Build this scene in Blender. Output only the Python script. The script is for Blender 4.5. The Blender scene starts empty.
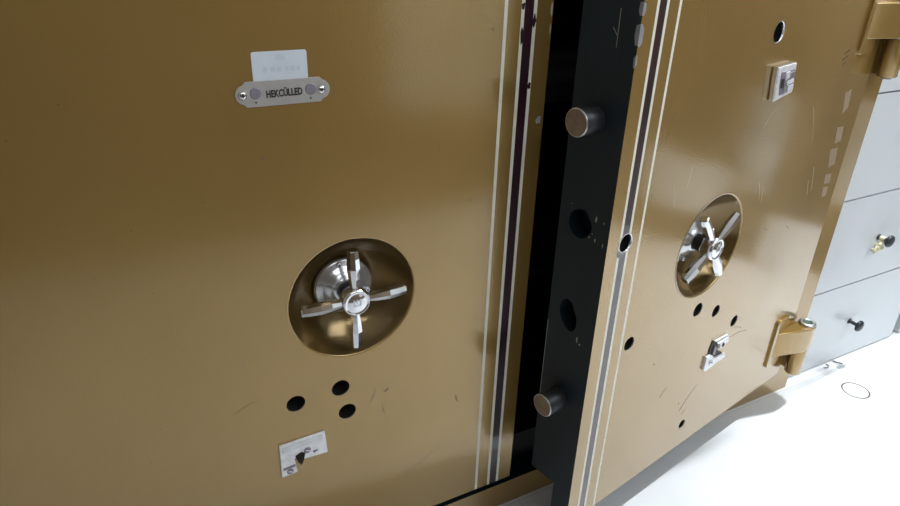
import bpy, bmesh, math, random
from mathutils import Vector, Matrix, noise
from mathutils.geometry import delaunay_2d_cdt
random.seed(7)
S = bpy.context.scene
C = S.collection
PI = math.pi

# ------------------------------------------------------------------ materials
def new_mat(name):
    m = bpy.data.materials.new(name); m.use_nodes = True
    nt = m.node_tree
    return m, nt, nt.nodes['Principled BSDF']

def simple(name, col, rough=.5, metal=0., coat=0., coat_r=.05, bump=0., bscale=60., var=0., vscale=8.):
    m, nt, b = new_mat(name)
    b.inputs['Base Color'].default_value = (*col, 1)
    b.inputs['Roughness'].default_value = rough
    b.inputs['Metallic'].default_value = metal
    b.inputs['Coat Weight'].default_value = coat
    b.inputs['Coat Roughness'].default_value = coat_r
    tc = nt.nodes.new('ShaderNodeTexCoord')
    if bump:
        n = nt.nodes.new('ShaderNodeTexNoise'); n.inputs['Scale'].default_value = bscale
        nt.links.new(tc.outputs['Object'], n.inputs['Vector'])
        bm = nt.nodes.new('ShaderNodeBump'); bm.inputs['Strength'].default_value = bump
        bm.inputs['Distance'].default_value = .002
        nt.links.new(n.outputs['Fac'], bm.inputs['Height'])
        nt.links.new(bm.outputs['Normal'], b.inputs['Normal'])
    if var:
        n = nt.nodes.new('ShaderNodeTexNoise'); n.inputs['Scale'].default_value = vscale
        n.inputs['Detail'].default_value = 5
        nt.links.new(tc.outputs['Object'], n.inputs['Vector'])
        r = nt.nodes.new('ShaderNodeValToRGB')
        r.color_ramp.elements[0].position = .3; r.color_ramp.elements[1].position = .7
        r.color_ramp.elements[0].color = (*[c*(1-var) for c in col], 1)
        r.color_ramp.elements[1].color = (*[min(1, c*(1+var)) for c in col], 1)
        nt.links.new(n.outputs['Fac'], r.inputs['Fac'])
        nt.links.new(r.outputs['Color'], b.inputs['Base Color'])
    return m

def gold_paint(name, col, metal, rough, coat, coat_r, wave):
    m, nt, b = new_mat(name)
    L = nt.links.new; N = nt.nodes.new
    tc = N('ShaderNodeTexCoord')
    n = N('ShaderNodeTexNoise'); n.inputs['Scale'].default_value = 2.2; n.inputs['Detail'].default_value = 6
    L(tc.outputs['Object'], n.inputs['Vector'])
    r = N('ShaderNodeValToRGB')
    r.color_ramp.elements[0].position = .35; r.color_ramp.elements[1].position = .68
    r.color_ramp.elements[0].color = (col[0]*.92, col[1]*.91, col[2]*.85, 1)
    r.color_ramp.elements[1].color = (col[0]*1.06, col[1]*1.06, col[2]*1.12, 1)
    L(n.outputs['Fac'], r.inputs['Fac'])
    # fine scratches / grime specks in the lacquer
    v = N('ShaderNodeTexVoronoi'); v.inputs['Scale'].default_value = 26
    L(tc.outputs['Object'], v.inputs['Vector'])
    lt = N('ShaderNodeMath'); lt.operation = 'LESS_THAN'; lt.inputs[1].default_value = .035
    L(v.outputs['Distance'], lt.inputs[0])
    mp = N('ShaderNodeMath'); mp.operation = 'MULTIPLY'; mp.inputs[1].default_value = .35
    L(lt.outputs[0], mp.inputs[0])
    mix = N('ShaderNodeMix'); mix.data_type = 'RGBA'
    L(mp.outputs[0], mix.inputs['Factor'])
    L(r.outputs['Color'], mix.inputs[6]); mix.inputs[7].default_value = (.05, .035, .02, 1)
    L(mix.outputs[2], b.inputs['Base Color'])
    b.inputs['Metallic'].default_value = metal
    b.inputs['Roughness'].default_value = rough
    b.inputs['Coat Weight'].default_value = coat
    b.inputs['Coat Roughness'].default_value = coat_r; b.inputs['Coat IOR'].default_value = 1.6
    # slow waves of the hand-sprayed lacquer and a fine orange peel
    n2 = N('ShaderNodeTexNoise'); n2.inputs['Scale'].default_value = 3.2; n2.inputs['Detail'].default_value = 1
    L(tc.outputs['Object'], n2.inputs['Vector'])
    b1 = N('ShaderNodeBump'); b1.inputs['Strength'].default_value = 1; b1.inputs['Distance'].default_value = wave
    L(n2.outputs['Fac'], b1.inputs['Height'])
    n3 = N('ShaderNodeTexNoise'); n3.inputs['Scale'].default_value = 240
    L(tc.outputs['Object'], n3.inputs['Vector'])
    b2 = N('ShaderNodeBump'); b2.inputs['Strength'].default_value = .12; b2.inputs['Distance'].default_value = .001
    L(n3.outputs['Fac'], b2.inputs['Height']); L(b1.outputs['Normal'], b2.inputs['Normal'])
    L(b2.outputs['Normal'], b.inputs['Normal']); L(b2.outputs['Normal'], b.inputs['Coat Normal'])
    return m

GC = (.385, .245, .070)
M_GOLD = gold_paint('gold_lacquer', GC, .55, .27, 1., .10, .004)
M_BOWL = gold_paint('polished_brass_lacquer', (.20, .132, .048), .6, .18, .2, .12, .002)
M_RED = simple('maroon_paint', (.022, .003, .009), .35, 0, 1, .08, var=.3)
M_CREAM = simple('cream_pinstripe', (.82, .80, .70), .4, 0, .4, .1, var=.08, vscale=30)
M_WORN = simple('bare_filler_chip', (.26, .26, .27), .6, var=.15, vscale=60)
M_SCR = simple('scratch_mark', (.07, .052, .03), .6)
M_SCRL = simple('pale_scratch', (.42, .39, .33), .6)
M_NAVY = simple('navy_black_enamel', (.0025, .0115, .0190), .5, 0, .05, .25, bump=.2, bscale=90, var=.2)
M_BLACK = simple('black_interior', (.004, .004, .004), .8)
M_SHELF = simple('dark_shelf_paint', (.035, .033, .04), .6)
M_CHROME = simple('chrome', (.82, .83, .86), .09, 1, bump=.15, bscale=40, var=.1, vscale=30)
M_FLANGE = simple('satin_chrome', (.75, .76, .80), .22, .8, bump=.1, bscale=40)
M_PLATE = simple('brushed_nickel', (.48, .465, .45), .45, .45, bump=.15, bscale=150, var=.06, vscale=60)
M_DULL = simple('dull_nickel', (.62, .63, .66), .33, 1, bump=.2, bscale=120, var=.12, vscale=40)
M_ZINC = simple('zinc_casting', (.85, .86, .90), .35, .35, var=.12, vscale=90, bump=.3, bscale=150)
M_STEEL = simple('brownish_bolt_steel', (.30, .22, .165), .5, .5, bump=.3, bscale=200, var=.2, vscale=60)
M_BOLTSIDE = simple('dark_bolt_side', (.045, .05, .055), .4, .6)
M_STICK = simple('white_sticker_paper', (.66, .72, .80), .6, var=.04, vscale=40)
M_FAINT = simple('faint_print', (.58, .64, .72), .6)
M_INK = simple('black_engraving', (.02, .02, .02), .6)
M_RIVET = simple('purple_grey_rivet', (.27, .24, .30), .5, .3)
M_LAM = simple('white_laminate', (.66, .70, .74), .35, 0, .3, .15, var=.02, vscale=4)
M_GAP = simple('grey_cabinet_carcass', (.22, .23, .25), .7)
M_KNOB = simple('black_plastic_knob', (.02, .024, .035), .3)
M_TAPE = simple('pale_yellow_tape', (.75, .72, .48), .6, var=.1, vscale=80)
M_DARKGREEN = simple('green_pin_cap', (.05, .10, .07), .5)

def floor_mat():
    m, nt, b = new_mat('white_floor_tiles'); L = nt.links.new; N = nt.nodes.new
    tc = N('ShaderNodeTexCoord')
    mp = N('ShaderNodeMapping'); mp.inputs['Location'].default_value = (-.703+2.4, -.902+2.4, 0)
    L(tc.outputs['Object'], mp.inputs['Vector'])
    br = N('ShaderNodeTexBrick'); br.offset = 0; br.squash = 1
    br.inputs['Scale'].default_value = 1
    br.inputs['Brick Width'].default_value = 2.4; br.inputs['Row Height'].default_value = 2.4
    br.inputs['Mortar Size'].default_value = .0012; br.inputs['Mortar Smooth'].default_value = .1
    br.inputs['Color1'].default_value = (.80, .82, .84, 1); br.inputs['Color2'].default_value = (.78, .80, .83, 1)
    br.inputs['Mortar'].default_value = (.66, .67, .68, 1)
    L(mp.outputs['Vector'], br.inputs['Vector'])
    n = N('ShaderNodeTexNoise'); n.inputs['Scale'].default_value = 4; n.inputs['Detail'].default_value = 6
    L(tc.outputs['Object'], n.inputs['Vector'])
    rr = N('ShaderNodeValToRGB'); rr.color_ramp.elements[0].position = .3; rr.color_ramp.elements[1].position = .7
    rr.color_ramp.elements[0].color = (.90, .905, .91, 1); rr.color_ramp.elements[1].color = (1, 1, 1, 1)
    L(n.outputs['Fac'], rr.inputs['Fac'])
    mul = N('ShaderNodeMix'); mul.data_type = 'RGBA'; mul.blend_type = 'MULTIPLY'; mul.inputs['Factor'].default_value = 1
    L(br.outputs['Color'], mul.inputs[6]); L(rr.outputs['Color'], mul.inputs[7])
    # rust ring left on the tiles
    sub = N('ShaderNodeVectorMath'); sub.operation = 'SUBTRACT'; sub.inputs[1].default_value = (1.831, .806, 0)
    L(tc.outputs['Object'], sub.inputs[0])
    flat = N('ShaderNodeVectorMath'); flat.operation = 'MULTIPLY'; flat.inputs[1].default_value = (1, 1, 0)
    L(sub.outputs[0], flat.inputs[0])
    ln = N('ShaderNodeVectorMath'); ln.operation = 'LENGTH'; L(flat.outputs[0], ln.inputs[0])
    d = N('ShaderNodeMath'); d.operation = 'SUBTRACT'; d.inputs[1].default_value = .0365; L(ln.outputs['Value'], d.inputs[0])
    ab = N('ShaderNodeMath'); ab.operation = 'ABSOLUTE'; L(d.outputs[0], ab.inputs[0])
    mr = N('ShaderNodeMapRange'); mr.inputs['From Min'].default_value = .0014; mr.inputs['From Max'].default_value = .0032
    mr.inputs['To Min'].default_value = 1; mr.inputs['To Max'].default_value = 0
    L(ab.outputs[0], mr.inputs['Value'])
    mx = N('ShaderNodeMix'); mx.data_type = 'RGBA'
    L(mr.outputs[0], mx.inputs['Factor']); L(mul.outputs[2], mx.inputs[6]); mx.inputs[7].default_value = (.12, .09, .06, 1)
    L(mx.outputs[2], b.inputs['Base Color'])
    b.inputs['Roughness'].default_value = .22
    return m
M_FLOOR = floor_mat()
M_WALL = simple('pale_wall_paint', (.62, .63, .62), .8, var=.03, vscale=2)
M_CEIL = simple('ceiling_paint', (.75, .75, .75), .9)
M_WOOD = simple('dark_brown_wood', (.17, .125, .08), .6, var=.3, vscale=5)

# ------------------------------------------------------------------ mesh helpers
class MB:
    def __init__(self): self.v = []; self.f = []; self.m = []; self.sm = []
    def add(self, verts, faces, mat=0, smooth=False):
        o = len(self.v); self.v += [tuple(v) for v in verts]
        for f in faces:
            self.f.append(tuple(i+o for i in f)); self.m.append(mat); self.sm.append(smooth)
    def box(self, a, b, mat=0):
        (x0, y0, z0), (x1, y1, z1) = a, b
        v = [(x0,y0,z0),(x1,y0,z0),(x1,y1,z0),(x0,y1,z0),(x0,y0,z1),(x1,y0,z1),(x1,y1,z1),(x0,y1,z1)]
        self.add(v, [(0,3,2,1),(4,5,6,7),(0,1,5,4),(1,2,6,5),(2,3,7,6),(3,0,4,7)], mat)
    def lathe(self, prof, c, ax, n=32, mat=0, smooth=True, mats=None, cap0=True, cap1=True):
        """prof: (radius, distance along ax) pairs from c"""
        ax = Vector(ax).normalized(); c = Vector(c)
        u = ax.orthogonal().normalized()
        if abs(ax.z) < .9: u = ax.cross(Vector((0,0,1))).normalized()
        w = ax.cross(u)
        rings = []
        for r, t in prof:
            rings.append([c + ax*t + (u*math.cos(2*PI*i/n) + w*math.sin(2*PI*i/n))*r for i in range(n)])
        o = len(self.v)
        for R in rings: self.v += [tuple(p) for p in R]
        for k in range(len(rings)-1):
            for i in range(n):
                j = (i+1) % n
                self.f.append((o+k*n+i, o+k*n+j, o+(k+1)*n+j, o+(k+1)*n+i))
                self.m.append(mats[k] if mats else mat); self.sm.append(smooth)
        if cap0:
            self.f.append(tuple(o+i for i in reversed(range(n)))); self.m.append(mats[0] if mats else mat); self.sm.append(False)
        if cap1:
            self.f.append(tuple(o+(len(rings)-1)*n+i for i in range(n))); self.m.append(mats[-1] if mats else mat); self.sm.append(False)
    def prism(self, loop, y0, y1, mat=0, side=None):
        """loop of (x,z); extruded between y0 (front) and y1"""
        side = mat if side is None else side
        vs, fs = cdt(loop, [], [])
        n = len(vs)
        self.add([(x, y0, z) for x, z in vs], [f[0] for f in fs], mat)
        L = len(loop)
        self.add([(x, y0, z) for x, z in loop] + [(x, y1, z) for x, z in loop],
                 [(i, i+L, (i+1) % L + L, (i+1) % L) for i in range(L)], side)
        self.add([(x, y1, z) for x, z in vs], [tuple(reversed(f[0])) for f in fs], side)
    def build(self, name, mats, parent=None, bevel=0, seg=2, recalc=True, weld=True):
        me = bpy.data.meshes.new(name)
        me.from_pydata(self.v, [], self.f)
        if not isinstance(mats, (list, tuple)): mats = [mats]
        for m in mats: me.materials.append(m)
        for p, mi, s in zip(me.polygons, self.m, self.sm):
            p.material_index = mi; p.use_smooth = s
        bm = bmesh.new(); bm.from_mesh(me)
        if weld: bmesh.ops.remove_doubles(bm, verts=bm.verts, dist=1e-5)
        if recalc: bmesh.ops.recalc_face_normals(bm, faces=bm.faces)
        bm.to_mesh(me); bm.free()
        o = bpy.data.objects.new(name, me); C.objects.link(o)
        if parent: o.parent = parent
        if bevel:
            b = o.modifiers.new('bevel', 'BEVEL'); b.width = bevel; b.segments = seg; b.limit_method = 'ANGLE'
            b.angle_limit = math.radians(40); b.harden_normals = True
            for p in me.polygons: p.use_smooth = True
        return o

def inside(pt, loop):
    x, y = pt; r = False; n = len(loop)
    for i in range(n):
        x1, y1 = loop[i]; x2, y2 = loop[(i+1) % n]
        if (y1 > y) != (y2 > y) and x < (x2-x1)*(y-y1)/(y2-y1)+x1: r = not r
    return r

def cdt(outer, holes, paints, lines=(), matfn=None):
    """triangulate outer minus holes; paints = [(loop, mat)]; returns verts, [(tri, mat)]"""
    V = []; Ed = []
    def loop(l):
        o = len(V); V.extend(Vector(p) for p in l)
        Ed.extend((o+i, o+(i+1) % len(l)) for i in range(len(l)))
    loop(outer)
    for h in holes: loop(h)
    for p, _ in paints: loop(p)
    for a, b in lines:
        o = len(V); V.extend((Vector(a), Vector(b))); Ed.append((o, o+1))
    vs, es, fs, *_ = delaunay_2d_cdt(V, Ed, [], 0, 1e-6)
    out = []
    for f in fs:
        c = sum((vs[i] for i in f), Vector((0, 0)))/len(f)
        if not inside(c, outer) or any(inside(c, h) for h in holes): continue
        m = matfn(c) if matfn else 0
        for p, pm in paints:
            if inside(c, p): m = pm
        out.append((tuple(f), m))
    return [tuple(v) for v in vs], out

def circ(cx, cz, r, n=28, sx=1.):
    return [(cx + r*sx*math.cos(2*PI*i/n), cz + r*math.sin(2*PI*i/n)) for i in range(n)]

def stroke(a, b, w, w2=None, bend=0.):
    """thin tapering scratch polygon from a to b"""
    a = Vector(a); b = Vector(b); d = (b-a); n = Vector((-d.y, d.x)).normalized()
    w2 = w if w2 is None else w2; pts = []
    K = 6
    for i in range(K+1):
        t = i/K; p = a + d*t + n*bend*math.sin(PI*t); pts.append(p + n*(w*(1-t)+w2*t)*.5)
    for i in range(K, -1, -1):
        t = i/K; p = a + d*t + n*bend*math.sin(PI*t); pts.append(p - n*(w*(1-t)+w2*t)*.5)
    return [tuple(p) for p in pts]

def blob(cx, cz, rx, rz, n=10, j=.3):
    return [(cx + rx*(1+random.uniform(-j, j))*math.cos(2*PI*i/n), cz + rz*(1+random.uniform(-j, j))*math.sin(2*PI*i/n)) for i in range(n)]

def empty(name, loc=(0,0,0), rz=0., parent=None):
    o = bpy.data.objects.new(name, None); C.objects.link(o); o.location = loc; o.rotation_euler = (0, 0, rz)
    if parent: o.parent = parent
    return o
def tag(o, label=None, cat=None, group=None, kind=None):
    if label: o['label'] = label
    if cat: o['category'] = cat
    if group: o['group'] = group
    if kind: o['kind'] = kind
    return o

def text_mesh(s, size, mat, name, parent, loc, width=None, depth=.0006, tilt=0.):
    cu = bpy.data.curves.new(name, 'FONT'); cu.body = s; cu.size = size; cu.align_x = 'CENTER'; cu.align_y = 'CENTER'
    cu.extrude = depth; cu.offset = .00035; cu.resolution_u = 3
    t = bpy.data.objects.new(name+'_src', cu); C.objects.link(t)
    bpy.context.view_layer.update()
    me = bpy.data.meshes.new_from_object(t.evaluated_get(bpy.context.evaluated_depsgraph_get()))
    bpy.data.objects.remove(t); bpy.data.curves.remove(cu)
    me.materials.clear(); me.materials.append(mat)
    xs = [v.co.x for v in me.vertices]; w = max(xs)-min(xs)
    k = (width/w) if width else 1
    me.transform(Matrix.Rotation(tilt, 4, 'Y') @ Matrix.Rotation(PI/2, 4, 'X') @ Matrix.Diagonal((k, 1, 1, 1)))
    me.name = name
    o = bpy.data.objects.new(name, me); C.objects.link(o); o.parent = parent; o.location = loc
    return o

# ------------------------------------------------------------------ the room
def struct(mb, name, mats, **k):
    o = mb.build(name, mats, **k); o['kind'] = 'structure'; return o
RX0, RX1, RY0, RY1, RZ = -2.6, 4.3, -3.4, 1.78, 2.75
b = MB(); b.box((RX0-.1, RY0-.1, -.1), (RX1+.1, RY1+.1, 0)); struct(b, 'floor', M_FLOOR)
b = MB(); b.box((RX0-.1, RY0-.1, RZ), (RX1+.1, RY1+.1, RZ+.1)); struct(b, 'ceiling', M_CEIL)
b = MB(); b.box((RX0-.1, RY1, 0), (RX1+.1, RY1+.1, RZ)); struct(b, 'wall_back', M_WALL)
b = MB(); b.box((RX0-.1, RY0-.1, 0), (RX1+.1, RY0, RZ)); struct(b, 'wall_front', M_WALL)
b = MB(); b.box((RX0-.1, RY0, 0), (RX0, RY1, RZ)); struct(b, 'wall_left', M_WALL)
b = MB(); b.box((RX1, RY0, 0), (RX1+.1, RY1, RZ)); struct(b, 'wall_right', M_WALL)

# ------------------------------------------------------------------ the safe
ZB, ZT, DISH_Z = .082, 1.236, .637
FL, DP = .045, .110             # flange thickness, full depth of a door
DEDGE = .338
safe = empty('double_door_safe', (0, .91, 0))
tag(safe, 'gold lacquered double-door safe with four-spoke handles, right door ajar', 'safe')
# body -- coordinates relative to (0,.91,0)
X0, X1, DY, HT = -.475, 1.652, .70, 1.32
OX0, OX1, OZ0, OZ1 = -.415, 1.592, .068, 1.25
b = MB()
# front frame ring
ring_o = [(X0,0,0),(X1,0,0),(X1,0,HT),(X0,0,HT)]; ring_i = [(OX0,0,OZ0),(OX1,0,OZ0),(OX1,0,OZ1),(OX0,0,OZ1)]
b.add(ring_o+ring_i, [(0,1,5,4),(1,2,6,5),(2,3,7,6),(3,0,4,7)], 0)
b.add(ring_o+[(x,DY,z) for x,_,z in ring_o], [(0,4,5,1),(1,5,6,2),(2,6,7,3),(3,7,4,0),(4,7,6,5)], 0)
# rebate: 50 mm deep gold return, then a step inward of navy black
b.add(ring_i+[(x,.055,z) for x,_,z in ring_i], [(0,1,5,4),(1,2,6,5),(2,3,7,6),(3,0,4,7)], 1)
st = [(OX0+.02,.055,OZ0+.075),(OX1-.02,.055,OZ0+.075),(OX1-.02,.055,OZ1-.07),(OX0+.02,.055,OZ1-.07)]
r2 = [(x,.055,z) for x,_,z in ring_i]
b.add(r2+st, [(0,1,5,4),(1,2,6,5),(2,3,7,6),(3,0,4,7)], 2)
bk = [(x,DY-.06,z) for x,_,z in st]
b.add(st+bk, [(0,1,5,4),(1,2,6,5),(2,3,7,6),(3,0,4,7),(4,5,6,7)], 2)
body = b.build('body', [M_GOLD, M_NAVY, M_BLACK], safe, recalc=False, bevel=0)
b = MB(); b.box((OX0+.022, .16, .885), (OX1-.022, DY-.07, .912)); b.build('shelf', M_SHELF, safe)
b = MB(); b.box((OX0+.022, .14, .50), (OX1-.022, DY-.07, .52)); b.build('shelf', M_BLACK, safe)

# ---- a door, local frame: x along the face, y into the door, z up, origin under the dish centre
GOLD, RED, CREAM, WORN, SCR, SCRL, NAVY, BLACK = range(8)
M_PATCH = simple('painted_reflection_patch', (.36, .27, .18), .5, .1, .6, .12)  # pale reflections near the hinge edge, painted into the door face
DM = [M_GOLD, M_RED, M_CREAM, M_WORN, M_SCR, M_SCRL, M_NAVY, M_BLACK, M_PATCH]
def door(root, x0, x1, free, holes, paints, edge_holes=(), edge_paints=()):
    """free = +1 when the free (striped) edge is x1, -1 when it is x0"""
    e = x1 if free > 0 else x0
    def off(x): return (e-x)*free
    breaks = [.0312, .0375, .0545, .0608, .0860, .0922]
    lines = [((e-free*d, ZB), (e-free*d, ZT)) for d in breaks]
    def mf(c):
        d = off(c.x)
        if .0375 < d < .0545: return RED
        if .0312 < d < .0608 or .0860 < d < .0922: return CREAM
        return GOLD
    hl = [circ(0, DISH_Z, .111, 96)] + [circ(x, z, r, 28) for x, z, r in holes]
    vs, fs = cdt([(x0, ZB), (x1, ZB), (x1, ZT), (x0, ZT)], hl, paints, lines, mf)
    d = MB()
    for f, m in fs: d.add([(vs[i][0], 0, vs[i][1]) for i in f], [tuple(range(len(f)))], m)
    # side faces: L outlines at both ends, flange top/bottom, plug top/bottom, back
    PZ0, PZ1 = .167, ZT-.075
    for xs, isfree in ((x0, free < 0), (x1, free > 0)):
        out = [(0, ZB), (FL, ZB), (FL, PZ0), (DP, PZ0), (DP, PZ1), (FL, PZ1), (FL, ZT), (0, ZT)]
        eh = [h for h in edge_holes] if isfree else []
        ep = list(edge_paints) if isfree else []
        v2, f2 = cdt(out, eh, ep, (), lambda c: NAVY)
        for f, m in f2:
            q = f if xs == x1 else tuple(reversed(f))
            d.add([(xs, v2[i][0], v2[i][1]) for i in q], [tuple(range(len(q)))], m)
    d.add([(x0,0,ZT),(x1,0,ZT),(x1,FL,ZT),(x0,FL,ZT)], [(0,1,2,3)], NAVY)
    d.add([(x0,0,ZB),(x1,0,ZB),(x1,FL,ZB),(x0,FL,ZB)], [(3,2,1,0)], NAVY)
    d.add([(x0,FL,ZB),(x1,FL,ZB),(x1,FL,PZ0),(x0,FL,PZ0)], [(3,2,1,0)], NAVY)
    d.add([(x0,FL,PZ1),(x1,FL,PZ1),(x1,FL,ZT),(x0,FL,ZT)], [(3,2,1,0)], NAVY)
    d.add([(x0,FL,PZ0),(x1,FL,PZ0),(x1,DP,PZ0),(x0,DP,PZ0)], [(3,2,1,0)], NAVY)
    d.add([(x0,FL,PZ1),(x1,FL,PZ1),(x1,DP,PZ1),(x0,DP,PZ1)], [(0,1,2,3)], NAVY)
    d.add([(x0,DP,PZ0),(x1,DP,PZ0),(x1,DP,PZ1),(x0,DP,PZ1)], [(3,2,1,0)], NAVY)
    # the walls of the small holes in the face: 6 mm of gold, then black
    for x, z, r in holes:
        d.lathe([(r, 0), (r, .002)], (x, 0, z), (0,1,0), 28, SCRL, False, cap0=False, cap1=False)
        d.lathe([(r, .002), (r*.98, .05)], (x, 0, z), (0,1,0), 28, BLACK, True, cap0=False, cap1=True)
    o = d.build('door', DM, root, recalc=False, weld=True)
    # the dished recess round the handle
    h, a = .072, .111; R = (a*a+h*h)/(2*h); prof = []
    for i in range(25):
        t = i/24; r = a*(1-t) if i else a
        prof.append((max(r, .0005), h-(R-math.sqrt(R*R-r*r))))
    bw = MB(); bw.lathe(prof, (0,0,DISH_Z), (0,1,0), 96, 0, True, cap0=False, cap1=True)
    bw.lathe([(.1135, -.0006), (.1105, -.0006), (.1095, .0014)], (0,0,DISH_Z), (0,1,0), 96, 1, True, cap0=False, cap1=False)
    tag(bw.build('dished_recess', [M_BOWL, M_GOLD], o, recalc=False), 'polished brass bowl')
    return o

def handle(parent, rot, hub=-.017, tip=-.003):
    """flange, shaft and the four-spoke grip, in the door's frame"""
    f = MB()
    f.lathe([(.052,.056),(.052,.050),(.049,.047),(.040,.046),(.038,.043),(.030,.040),(.024,.034),(.020,.030)], (0,0,DISH_Z), (0,1,0), 48, 0)
    for k in range(3):
        an = math.radians(100+120*k+rot)
        f.lathe([(.0052,.0475),(.0052,.0435),(.0035,.0425)], (.0445*math.cos(an),0,DISH_Z+.0445*math.sin(an)), (0,1,0), 12, 0)
        f.lathe([(.0022,.0427),(.0022,.0422)], (.0445*math.cos(an),0,DISH_Z+.0445*math.sin(an)), (0,1,0), 8, 1)
    tag(f.build('handle_flange', [M_FLANGE, M_INK], parent), 'chrome flange')
    s = MB(); s.lathe([(.0175,.045),(.0165,.0)], (0,0,DISH_Z), (0,1,0), 28, 0)
    s.build('spindle', M_INK, parent)
    g = MB()
    g.lathe([(.014,.014),(.021,.011),(.0245,.004),(.0245,hub+.004),(.022,hub),(.0205,hub),(.0195,hub+.0018),(.016,hub+.0005),(.010,hub-.0012),(.003,hub-.0018)], (0,0,DISH_Z), (0,1,0), 40, 0)
    for k in range(4):
        an = math.radians(rot+90*k); dx, dz = math.cos(an), math.sin(an)
        base = Vector((dx*.015, -.006, DISH_Z+dz*.015)); end = Vector((dx*.092, tip, DISH_Z+dz*.092))
        ax = end-base; Ln = ax.length
        g.lathe([(.0072,0),(.0070,Ln*.12),(.0098,Ln*.34),(.0118,Ln*.58),(.0108,Ln*.82),(.0094,Ln*.985),(.0082,Ln)], base, ax, 8, 0, False)
    # the raised mark on the hub
    hy = hub-.0022
    for a0, a1 in (((-.006,.007),(-.006,-.002)), ((.005,.007),(.005,-.002)), ((-.006,-.003),(.005,-.003)), ((-.001,.007),(-.001,.001))):
        x0_, x1_ = min(a0[0],a1[0])-.0009, max(a0[0],a1[0])+.0009; z0_, z1_ = min(a0[1],a1[1])-.0009, max(a0[1],a1[1])+.0009
        g.box((x0_, hy, DISH_Z+z0_), (x1_, hy+.002, DISH_Z+z1_), 1)
    tag(g.build('handle', [M_CHROME, M_DULL], parent), 'chrome four-spoke handle')

# ---------------- left door (closed)
LX = .322
lp = [ (stroke((.080,.196),(.135,.226),.0012,.0008,.001), SCR), (stroke((.135,.226),(.212,.270),.0010,.0006,-.001), SCR),
       (stroke((.206,.350),(.203,.366),.003,.001), SCR), (stroke((.05,.380),(.046,.392),.002,.001), SCR),
       (stroke((.052,.425),(.060,.432),.003,.002), SCR), (stroke((-.215,.470),(-.17,.486),.0012,.0008,.003), SCR),
       (blob(-.127,.898,.0022,.0022), SCR), (blob(.243,1.058,.0018,.002), SCR), (blob(-.03,.93,.0012,.0012), SCR),
       (stroke((.02,.412),(.034,.44),.0015,.001,-.004), SCR), (blob(.215,.78,.0012,.004), SCR), (blob(-.19,.56,.0012,.002), SCR),
       (blob(.3515,1.085,.0018,.012), SCRL), (blob(.3515,1.055,.0012,.010), SCRL), (blob(.344,.905,.005,.008), WORN),
       (blob(.3195,1.068,.0030,.010), RED), (blob(.2975,1.045,.0032,.012), RED), (blob(.3195,.965,.003,.006), RED), (blob(.2965,1.09,.003,.006), RED) ]
ld = door(safe, OX0-LX+.005, .354, +1,
          [(-.112,.456,.0165), (-.031,.462,.0165), (-.021,.406,.0165)], lp)
ld.location = (LX, 0, 0)
handle(ld, 0)

# nameplate with concave shouldered ears
def plate_loop(cx, cz, hw, hh, er, n=10):
    L = []
    ex = hw-er*.62
    for i in range(n+1):       # right ear
        a = -PI*.42 + PI*.84*i/n; L.append((cx+ex-er*.15+er*math.cos(a), cz+er*math.sin(a)))
    L += [(cx+ex-.003, cz+hh)]
    L += [(cx-ex+.003, cz+hh)]
    for i in range(n+1):
        a = PI*.58 + PI*.84*i/n; L.append((cx-ex+er*.15+er*math.cos(a), cz+er*math.sin(a)))
    L += [(cx-ex+.003, cz-hh), (cx+ex-.003, cz-hh)]
    return L
b = MB()
PX, PZ = -.0890, .9885
b.prism(plate_loop(PX, PZ, .0625, .0172, .0135), -.0022, .0)
np_ = b.build('nameplate', M_PLATE, ld, bevel=.0006, seg=1); tag(np_, 'brushed nickel nameplate with engraved lettering')
for sx in (-.0560, .0530):
    b = MB(); zc = PZ + (.0 if sx > 0 else .0)
    b.lathe([(.0058,-.0020),(.0058,-.0036),(.0044,-.0054),(.0022,-.0060)], (PX+sx,0,zc), (0,1,0), 20, 0)
    b.box((PX+sx-.0028,-.0063,zc-.0006),(PX+sx+.0028,-.0058,zc+.0006),1); b.box((PX+sx-.0006,-.0063,zc-.0028),(PX+sx+.0006,-.0058,zc+.0028),1)
    b.build('screw', [M_CHROME, M_INK], ld)
for sx in (-.0385, .0375):
    b = MB()
    b.lathe([(.0078,-.0020),(.0078,-.0027),(.0066,-.0031)], (PX+sx,0,PZ+.0015), (0,1,0), 20, 0)
    b.lathe([(.0013,-.0022),(.0013,-.0028)], (PX+sx-.0005,0,PZ-.011), (0,1,0), 8, 1)
    b.build('rivet', [M_RIVET, M_INK], ld)
text_mesh('HEKCÜLLED', .0135, M_INK, 'engraved_lettering', ld, (PX+.0005, -.0024, PZ-.001), width=.050, tilt=math.radians(-1.0))
# sticker above
b = MB()
def rrect(x0, z0, x1, z1, r=.003, n=4):
    L = []
    for cx, cz, a0 in ((x1-r, z0+r, -PI/2), (x1-r, z1-r, 0), (x0+r, z1-r, PI/2), (x0+r, z0+r, PI)):
        for i in range(n+1):
            a = a0+PI/2*i/n; L.append((cx+r*math.cos(a), cz+r*math.sin(a)))
    return L
b.prism(rrect(-.1285, 1.0040, -.0535, 1.0435), -.0006, 0)
stk = b.build('paper_sticker', M_STICK, ld); tag(stk, 'plain white rectangular sticker with faded print')
b = MB()
b.add([(x,-.0008,z) for x, z in blob(-.090,1.0345,.007,.004,12,.1)], [tuple(range(12))])
for k, (xa, xb) in enumerate(((-.115,-.109),(-.105,-.098),(-.096,-.089),(-.085,-.080),(-.078,-.071),(-.069,-.064))):
    b.add([(xa,-.0008,1.016+.001*(k % 2)),(xb,-.0008,1.0165),(xb,-.0008,1.0235),(xa,-.0008,1.0225)], [(0,1,2,3)])
b.build('faded_print', M_FAINT, ld)

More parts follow.
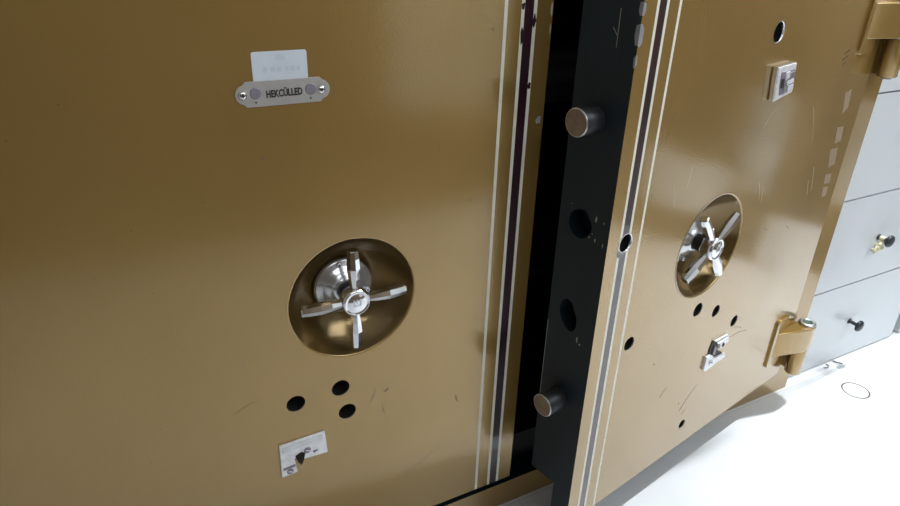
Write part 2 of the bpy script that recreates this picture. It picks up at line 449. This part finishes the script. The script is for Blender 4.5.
# left keyhole plate: bevelled slab with its lower right corner broken out
b = MB()
KP = [(-.149,.378),(-.066,.381),(-.063,.331),(-.108,.333),(-.110,.343),(-.124,.340),(-.121,.307),(-.150,.305)]
b.prism(KP, -.0045, 0)
kp = b.build('keyhole_plate', M_ZINC, ld, bevel=.0016, seg=2); tag(kp, 'silver keyhole plate with the lower right corner missing')
b = MB()
b.prism([(-.145,.374),(-.071,.377),(-.071,.366),(-.145,.361)], -.0052, -.004, 1)       # raised upper strip
b.prism([(-.146,.326),(-.124,.3285),(-.124,.3235),(-.146,.321)], -.0052, -.004, 2)
b.lathe([(.0062,-.0040),(.0062,-.0054),(.004,-.0060)], (-.100,0,.351), (0,1,0), 12, 2)
b.lathe([(.0060,-.0040),(.0060,-.0054),(.004,-.0060)], (-.134,0,.315), (0,1,0), 12, 2)
b.prism(stroke((-.104,.353),(-.096,.349),.0014), -.0066, -.0055, 0); b.prism(stroke((-.138,.317),(-.130,.313),.0014), -.0066, -.0055, 0)
b.prism(stroke((-.087,.341),(-.090,.346),.0015), -.0056, -.004, 3); b.prism(stroke((-.0875,.343),(-.082,.345),.0013), -.0056, -.004, 3)
b.prism([(-.123,.346),(-.112,.351),(-.105,.347),(-.108,.333),(-.113,.322),(-.119,.331)], -.0058, -.001, 3)
b.build('keyhole', [M_ZINC, M_DULL, M_RIVET, M_BLACK], ld)

# ---------------- right door (ajar)
AR = math.radians(10.4876)
RO = Vector((1.0371, .8008-.91, 0))
rp = [ ([( -DEDGE,1.112),(-DEDGE+.006,1.110),(-DEDGE+.007,1.100),(-DEDGE+.004,1.093),(-DEDGE,1.094)], WORN),
       ([( -DEDGE,1.083),(-DEDGE+.005,1.082),(-DEDGE+.010,1.075),(-DEDGE+.009,1.055),(-DEDGE+.004,1.050),(-DEDGE,1.053)], WORN),
       ([( -DEDGE,1.04),(-DEDGE+.003,1.038),(-DEDGE+.004,1.026),(-DEDGE,1.02)], WORN),
       (stroke((-.07,.29),(-.05,.31),.002,.001), SCR), (stroke((.03,.205),(.085,.255),.003,.0015,.002), SCR), (stroke((.045,.185),(.06,.20),.002,.001), SCR),
       (blob(.02,.23,.002,.002), SCR), (blob(-.12,.40,.002,.0015), SCR), (stroke((.19,.345),(.27,.335),.0015,.001,.004), SCR), (stroke((.20,.37),(.24,.352),.001,.001,.002), SCR),
       (stroke((.381,.980),(.402,.988),.004,.003), SCR), (stroke((.379,.969),(.400,.976),.004,.003), SCR), (stroke((.380,.958),(.398,.964),.003,.003), SCR),
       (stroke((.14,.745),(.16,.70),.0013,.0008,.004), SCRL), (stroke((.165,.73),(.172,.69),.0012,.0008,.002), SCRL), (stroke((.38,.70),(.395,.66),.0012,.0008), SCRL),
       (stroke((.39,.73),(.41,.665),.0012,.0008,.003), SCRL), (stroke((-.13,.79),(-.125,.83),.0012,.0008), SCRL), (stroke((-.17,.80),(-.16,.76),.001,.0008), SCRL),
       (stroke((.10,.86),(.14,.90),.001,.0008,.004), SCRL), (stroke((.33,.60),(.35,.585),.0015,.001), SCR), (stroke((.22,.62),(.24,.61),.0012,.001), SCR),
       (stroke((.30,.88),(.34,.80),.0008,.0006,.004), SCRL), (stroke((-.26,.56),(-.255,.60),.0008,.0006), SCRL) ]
rp.append((blob(-.297,.708,.013,.012), WORN))
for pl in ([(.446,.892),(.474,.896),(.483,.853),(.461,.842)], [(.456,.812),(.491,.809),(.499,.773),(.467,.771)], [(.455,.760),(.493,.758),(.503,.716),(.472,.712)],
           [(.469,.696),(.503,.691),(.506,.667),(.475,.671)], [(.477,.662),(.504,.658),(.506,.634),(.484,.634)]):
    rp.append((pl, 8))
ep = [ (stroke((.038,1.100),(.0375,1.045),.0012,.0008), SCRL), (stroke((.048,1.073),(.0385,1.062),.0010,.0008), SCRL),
       ([(0,1.112),(0,1.094),(.004,1.093),(.007,1.10),(.006,1.112)], WORN), ([(0,1.083),(0,1.053),(.005,1.052),(.008,1.065),(.007,1.080)], WORN),
       ([(0,1.04),(0,1.02),(.003,1.022),(.004,1.035)], WORN),
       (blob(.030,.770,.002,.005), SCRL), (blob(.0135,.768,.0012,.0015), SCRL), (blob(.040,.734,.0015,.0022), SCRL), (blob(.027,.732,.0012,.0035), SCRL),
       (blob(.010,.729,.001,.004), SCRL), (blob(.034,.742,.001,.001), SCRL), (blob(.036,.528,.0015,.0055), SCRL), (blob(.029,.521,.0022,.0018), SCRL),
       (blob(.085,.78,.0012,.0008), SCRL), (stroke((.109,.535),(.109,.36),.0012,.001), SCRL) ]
EH = [circ(.0625, .750, .0265, 28, .95)]
bean = []
for i in range(28):
    a = 2*PI*i/28
    bean.append((.064 + .0205*math.cos(a) - .010*math.sin(a)*0 + (-.008 if math.sin(a) < 0 else .004)*abs(math.sin(a)), .568 + .031*math.sin(a)))
EH.append(bean)
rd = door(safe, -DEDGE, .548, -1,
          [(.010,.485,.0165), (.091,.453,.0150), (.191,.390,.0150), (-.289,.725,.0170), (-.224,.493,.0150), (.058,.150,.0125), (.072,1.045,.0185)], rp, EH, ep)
rd.location = RO; rd.rotation_euler = (0, 0, AR)
handle(rd, 35)
# pockets in the edge
for lp_ in EH:
    b = MB(); n = len(lp_)
    b.add([(-DEDGE, y, z) for y, z in lp_]+[(-DEDGE+.035, y, z) for y, z in lp_], [(i,(i+1) % n,(i+1) % n+n,i+n) for i in range(n)]+[tuple(range(n,2*n))], 0)
    b.build('bolt_socket', M_NAVY, rd)
# locking bolts
for z, pr in ((.932,.042),(.381,.045)):
    b = MB()
    r = .0232
    b.lathe([(r,-.002),(r,pr-.0015),(r-.0015,pr),(r-.0022,pr),(.001,pr+.0004)], (-DEDGE,.062,z), (-1,0,0), 40, 0, True, mats=[0,2,2,1,1], cap0=False)
    tag(b.build('locking_bolt', [M_BOLTSIDE, M_STEEL, M_DULL], rd), 'round steel bolt with brownish end')
# chrome collars inside the top and side holes
for x, z, r in ((.072,1.045,.0185), (-.289,.725,.0170)):
    b = MB(); b.lathe([(r+.0012,-.0004),(r,-.0008),(r-.001,.001),(r-.001,.006)], (x,0,z), (0,1,0), 28, 0, True, cap0=False, cap1=False)
    tag(b.build('hole_collar', M_CHROME if z > .6 else M_ZINC, rd, recalc=False), 'bright metal collar')

# upper lock plate
b = MB()
b.prism([(.078,.985),(.146,.988),(.158,.930),(.090,.919)], -.013, 0, 0, 1)
o = b.build('lock_plate', [M_ZINC, M_CHROME], rd, bevel=.003, seg=2); tag(o, 'square bevelled chrome lock plate')
b = MB()
b.prism([(.093,.974),(.140,.976),(.146,.966),(.150,.936),(.104,.930),(.096,.950)], -.0142, -.012, 0)
for lp_, m in (([(.108,.972),(.122,.974),(.124,.962),(.112,.958)],1), ([(.126,.970),(.138,.972),(.140,.962),(.130,.960)],3), ([(.118,.955),(.142,.958),(.145,.951),(.121,.948)],1),
               ([(.112,.944),(.122,.945),(.124,.934),(.115,.932)],3), ([(.126,.946),(.147,.947),(.149,.938),(.130,.935)],1), ([(.097,.962),(.106,.961),(.110,.943),(.100,.945)],2)):
    b.prism(lp_, -.0158, -.013, m)
b.build('lock_mechanism', [M_RIVET, M_ZINC, M_INK, M_DULL], rd)

# lower lock, its cover broken away
b = MB()
b.prism([(.108,.368),(.133,.353),(.140,.330),(.167,.313),(.139,.300),(.105,.318),(.102,.345)], -.002, 0, 1)
b.prism([(.118,.352),(.128,.346),(.128,.322),(.116,.330)], -.005, -.001, 2)
b.build('lock_cavity', [M_INK, M_INK, M_RIVET], rd)
b = MB()
b.prism([(.113,.367),(.167,.366),(.179,.341),(.143,.334),(.138,.350)], -.006, 0, 0)
b.prism([(.118,.364),(.163,.363),(.168,.358),(.122,.357)], -.0085, -.005, 1)
b.prism([(.148,.340),(.152,.349),(.157,.345),(.153,.338)], -.0085, -.005, 2)
o = b.build('lock_cover', [M_ZINC, M_CHROME, M_INK], rd, bevel=.0012, seg=1); tag(o, 'upper half of a broken silver lock cover')
b = MB()
b.prism([(.125,.316),(.176,.309),(.179,.296),(.140,.295),(.100,.288),(.089,.297),(.090,.332),(.104,.334),(.118,.325)], -.006, 0, 0)
b.lathe([(.007,-.005),(.007,-.008),(.005,-.009)], (.112,0,.311), (0,1,0), 12, 1); b.prism(stroke((.107,.314),(.118,.307),.002), -.0095, -.008, 2)
o = b.build('lock_cover', [M_ZINC, M_DULL, M_INK], rd, bevel=.0012, seg=1); tag(o, 'lower half of a broken silver lock cover')

# ---------------- hinges: arm on the door, barrel on the frame
PVX, PVY = .574, -.026          # pin axis in the door's frame
def hinge_arm(z0):
    z1 = z0+.074
    b = MB()
    # wedge arm rising from the door face to the round of the pin
    fp = [(.448,.0), (.455,-.006), (.555,-.0485)]
    for i in range(9):
        a = math.radians(-112+22*i); fp.append((PVX+.0245*math.cos(a), PVY+.0245*math.sin(a)))
    fp += [(.560,.0)]
    n = len(fp)
    b.add([(x,y,z0) for x,y in fp]+[(x,y,z1) for x,y in fp], [tuple(reversed(range(n))), tuple(range(n,2*n))]+[(i,(i+1) % n,(i+1) % n+n,i+n) for i in range(n)])
    b.build('hinge_arm', M_GOLD, rd, bevel=.004, seg=3)
    c = MB(); c.lathe([(.0215,.072),(.0215,.079),(.017,.081),(.013,.081),(.0125,.0795),(.004,.0795)], (PVX,PVY,z0), (0,0,1), 28, 0, True, mats=[0,0,0,1,1,1])
    tag(c.build('pin_cap', [M_DULL, M_DARKGREEN], rd), 'round zinc cap with green centre')
    l = MB(); l.prism(rrect(.440, z0-.034, .505, z1+.045, .016, 5), -.006, 0); l.build('hinge_leaf', M_GOLD, rd, bevel=.003, seg=2)
for z0 in (.178, 1.006): hinge_arm(z0)
R3 = Matrix.Rotation(AR, 3, 'Z')
pin = R3 @ Vector((PVX, PVY, 0)) + RO
for z0 in (.092, .918):
    b = MB(); h = (.178 if z0 < .5 else 1.006)-z0-.003
    b.lathe([(.019,0),(.0215,.003),(.0215,h)], (pin.x,pin.y,z0), (0,0,1), 28, 0)
    b.box((pin.x-.004, pin.y, z0+.002), (pin.x+.022, .0, z0+h))
    b.lathe([(.012,-.004),(.012,0)], (pin.x,pin.y,z0), (0,0,1), 16, 1)
    for q in (.25,.7): b.lathe([(.002,.0205),(.002,.0222)], (pin.x,pin.y,z0+h*q), (.5,-.86,0), 8, 2)
    b.build('hinge_barrel', [M_GOLD, M_RIVET, M_SCR], safe, bevel=.0015, seg=1)

# ------------------------------------------------------------------ drawer cabinets
def knob_mesh():
    b = MB()
    b.lathe([(.0095,0),(.0085,.003),(.0055,.005),(.0055,.022),(.009,.025),(.0175,.029),(.0185,.033),(.0165,.037),(.010,.040),(.003,.041)], (0,0,0), (0,-1,0), 32, 0)
    return b
def cabinet(x0, w, label):
    r = empty('drawer_cabinet', (x0, .935, 0)); tag(r, label, 'cabinet', None)
    b = MB(); b.box((.002, .0195, 0), (w-.002, .50, 1.46)); b.build('carcass', M_GAP, r)
    b = MB(); b.box((0, .0, 1.425), (w, .50, 1.46)); b.build('cabinet_top', M_LAM, r, bevel=.002)
    b = MB(); b.box((w-.016, .006, 0), (w, .50, 1.425)); b.box((0, .02, 0), (.002, .50, 1.425)); b.build('side_panel', M_LAM, r)
    for k in range(5):
        d = MB(); za = .286*k-.004*k*0+.0035; zb = za+.2815
        if k == 0: za = .004
        d.box((.001, 0, za), (w-.017, .019, min(zb, 1.422)))
        dr = d.build('drawer', M_LAM, r, bevel=.0012, seg=2)
        kn = knob_mesh().build('knob', M_KNOB, dr); kn.location = (1.928-1.668, 0, .142+.2855*k); tag(kn, 'black round knob')
    return r
cabinet(1.668, .566, 'white laminate drawer cabinet with black knobs standing beside the safe')
cabinet(2.262, .566, 'second white drawer cabinet, at the far right beyond the first')
# crumpled tape on the upper visible knob
b = MB()
random.seed(3)
pts = []
NX, NZ = 7, 7
for i in range(NX):
    for j in range(NZ):
        u = i/(NX-1); v = j/(NZ-1)
        x = 1.893+.034*u+.004*math.sin(7*v+2*u); z = .425-.026*v-.010*(1-u)+.004*math.sin(9*u)
        y = .918+.006*math.sin(11*u+3*v)+.004*math.sin(13*v)+random.uniform(-.0015,.0015)
        pts.append((x, y, z))
fc = [(i*NZ+j, i*NZ+j+1, (i+1)*NZ+j+1, (i+1)*NZ+j) for i in range(NX-1) for j in range(NZ-1)]
b.add(pts, fc, 0, True)
b.lathe([(.0065,-.004),(.0072,0),(.0072,.010),(.0062,.012)], (1.928,.927,.4275), (0,-1,0), 20, 0)
tp = b.build('knob_tape', M_TAPE)
so = tp.modifiers.new('thick', 'SOLIDIFY'); so.thickness = .0012
tag(tp, 'crumpled pale yellow tape tied round the upper drawer knob', 'tape')
# two wire scraps on the floor by the cabinet
def wire(name, pts, label, r=.0016):
    cu = bpy.data.curves.new(name, 'CURVE'); cu.dimensions = '3D'; cu.bevel_depth = r; cu.bevel_resolution = 2
    sp = cu.splines.new('POLY'); sp.points.add(len(pts)-1)
    for p, q in zip(sp.points, pts): p.co = (*q, 1)
    t = bpy.data.objects.new(name, cu); C.objects.link(t); bpy.context.view_layer.update()
    me = bpy.data.meshes.new_from_object(t.evaluated_get(bpy.context.evaluated_depsgraph_get()))
    bpy.data.objects.remove(t); me.name = name; me.materials.clear(); me.materials.append(M_GAP)
    o = bpy.data.objects.new(name, me); C.objects.link(o); tag(o, label, 'metal clip')
wire('metal_clip', [(1.845,.920,.0016),(1.858,.915,.0018),(1.872,.921,.0018),(1.868,.929,.0018)], 'small bent grey clip on the floor under the bottom drawer', .002)
wire('metal_clip', [(1.905,.930,.0018),(1.913,.917,.0018),(1.921,.909,.0018)], 'straight grey sliver on the floor just right of the bent clip', .002)

# ------------------------------------------------------------------ unseen wood pieces, added to shape the reflections in the lacquer
b = MB(); b.box((-2.2, -1.15, 0), (2.2, -.80, .40)); struct(b, 'reflection_prop_1', M_WOOD)  # low bench out of view, added for the dark band mirrored in the doors
b = MB(); b.box((-2.2, -1.15, .40), (1.15, -.85, 2.05)); struct(b, 'reflection_prop_2', M_WOOD)  # tall cupboard out of view, added to darken the left door's reflection

b = MB()
for a, c in (((2.4,-1.4,0),(2.44,.60,.14)), ((2.4,-1.4,.14),(2.44,.06,1.15)), ((2.4,.06,.38),(2.44,.43,1.15)), ((2.4,.40,.14),(2.44,.60,.28)),
             ((2.4,.40,.28),(2.44,.44,.38)), ((2.4,.43,.69),(2.44,.60,1.15)), ((2.4,.56,.28),(2.44,.60,.69))): b.box(a, c)
struct(b, 'reflection_prop_3', M_WOOD)  # added screen, openings placed to leave pale streaks in the right door's reflection
b = MB(); b.box((3.0, .42, 0), (3.04, 1.70, 1.25)); struct(b, 'reflection_prop_4', M_WOOD)  # unseen panel added to darken the reflection near the right door's hinges
# ------------------------------------------------------------------ lights
def fixture(x, y, lx, ly, power, col, label):
    r = empty('ceiling_light', (x, y, RZ)); tag(r, label, 'ceiling light')
    b = MB(); b.box((-lx/2-.03, -ly/2-.03, -.05), (lx/2+.03, ly/2+.03, 0)); b.build('light_housing', M_CEIL, r)
    m, nt, bs = new_mat('lit_diffuser'); bs.inputs['Emission Color'].default_value = (*col, 1); bs.inputs['Emission Strength'].default_value = 1.5
    b = MB(); b.box((-lx/2, -ly/2, -.056), (lx/2, ly/2, -.05)); b.build('diffuser', m, r)
    l = bpy.data.lights.new('lamp', 'AREA'); l.shape = 'RECTANGLE'; l.size = lx; l.size_y = ly; l.energy = power; l.color = col
    o = bpy.data.objects.new('lamp', l); C.objects.link(o); o.location = (x, y, RZ-.06)
fixture(2.32, .922, .40, .05, 92, (.93, .97, 1.0), 'short white ceiling tube lamp above the drawer cabinet')
fixture(.2, -2.1, 1.8, 1.6, 66, (.93, .97, 1.0), 'unseen ceiling fill panel added at the rear to brighten the left door')  # added fill light for the left door, no known source
fixture(2.2, -1.0, 1.8, 1.4, 26, (.90, .96, 1.0), 'unseen ceiling fill panel added nearer the open door to brighten the drawers')  # added fill light aimed at lifting the drawer fronts
w = bpy.data.worlds.new('world'); S.world = w; w.use_nodes = True
w.node_tree.nodes['Background'].inputs[0].default_value = (.8, .88, 1, 1); w.node_tree.nodes['Background'].inputs[1].default_value = .05

# ------------------------------------------------------------------ camera
Rv = Vector((0.88210462, -0.47013205, 0.02944996)); U = Vector((0.18668032, 0.40629778, 0.89446776)); F = Vector((0.43248342, 0.78351641, -0.44616154))
cam = bpy.data.cameras.new('camera'); cam.sensor_width = 36; cam.lens = 662.058/900*36; cam.clip_start = .02
co = bpy.data.objects.new('camera', cam); C.objects.link(co)
M = Matrix((Rv, U, -F)).transposed().to_4x4(); M.translation = (0, 0, 1.203); co.matrix_world = M
S.camera = co
S.view_settings.view_transform = 'Standard'; S.view_settings.look = 'None'; S.view_settings.gamma = 1
S.view_settings.use_curve_mapping = False; S.view_settings.exposure = 0.0
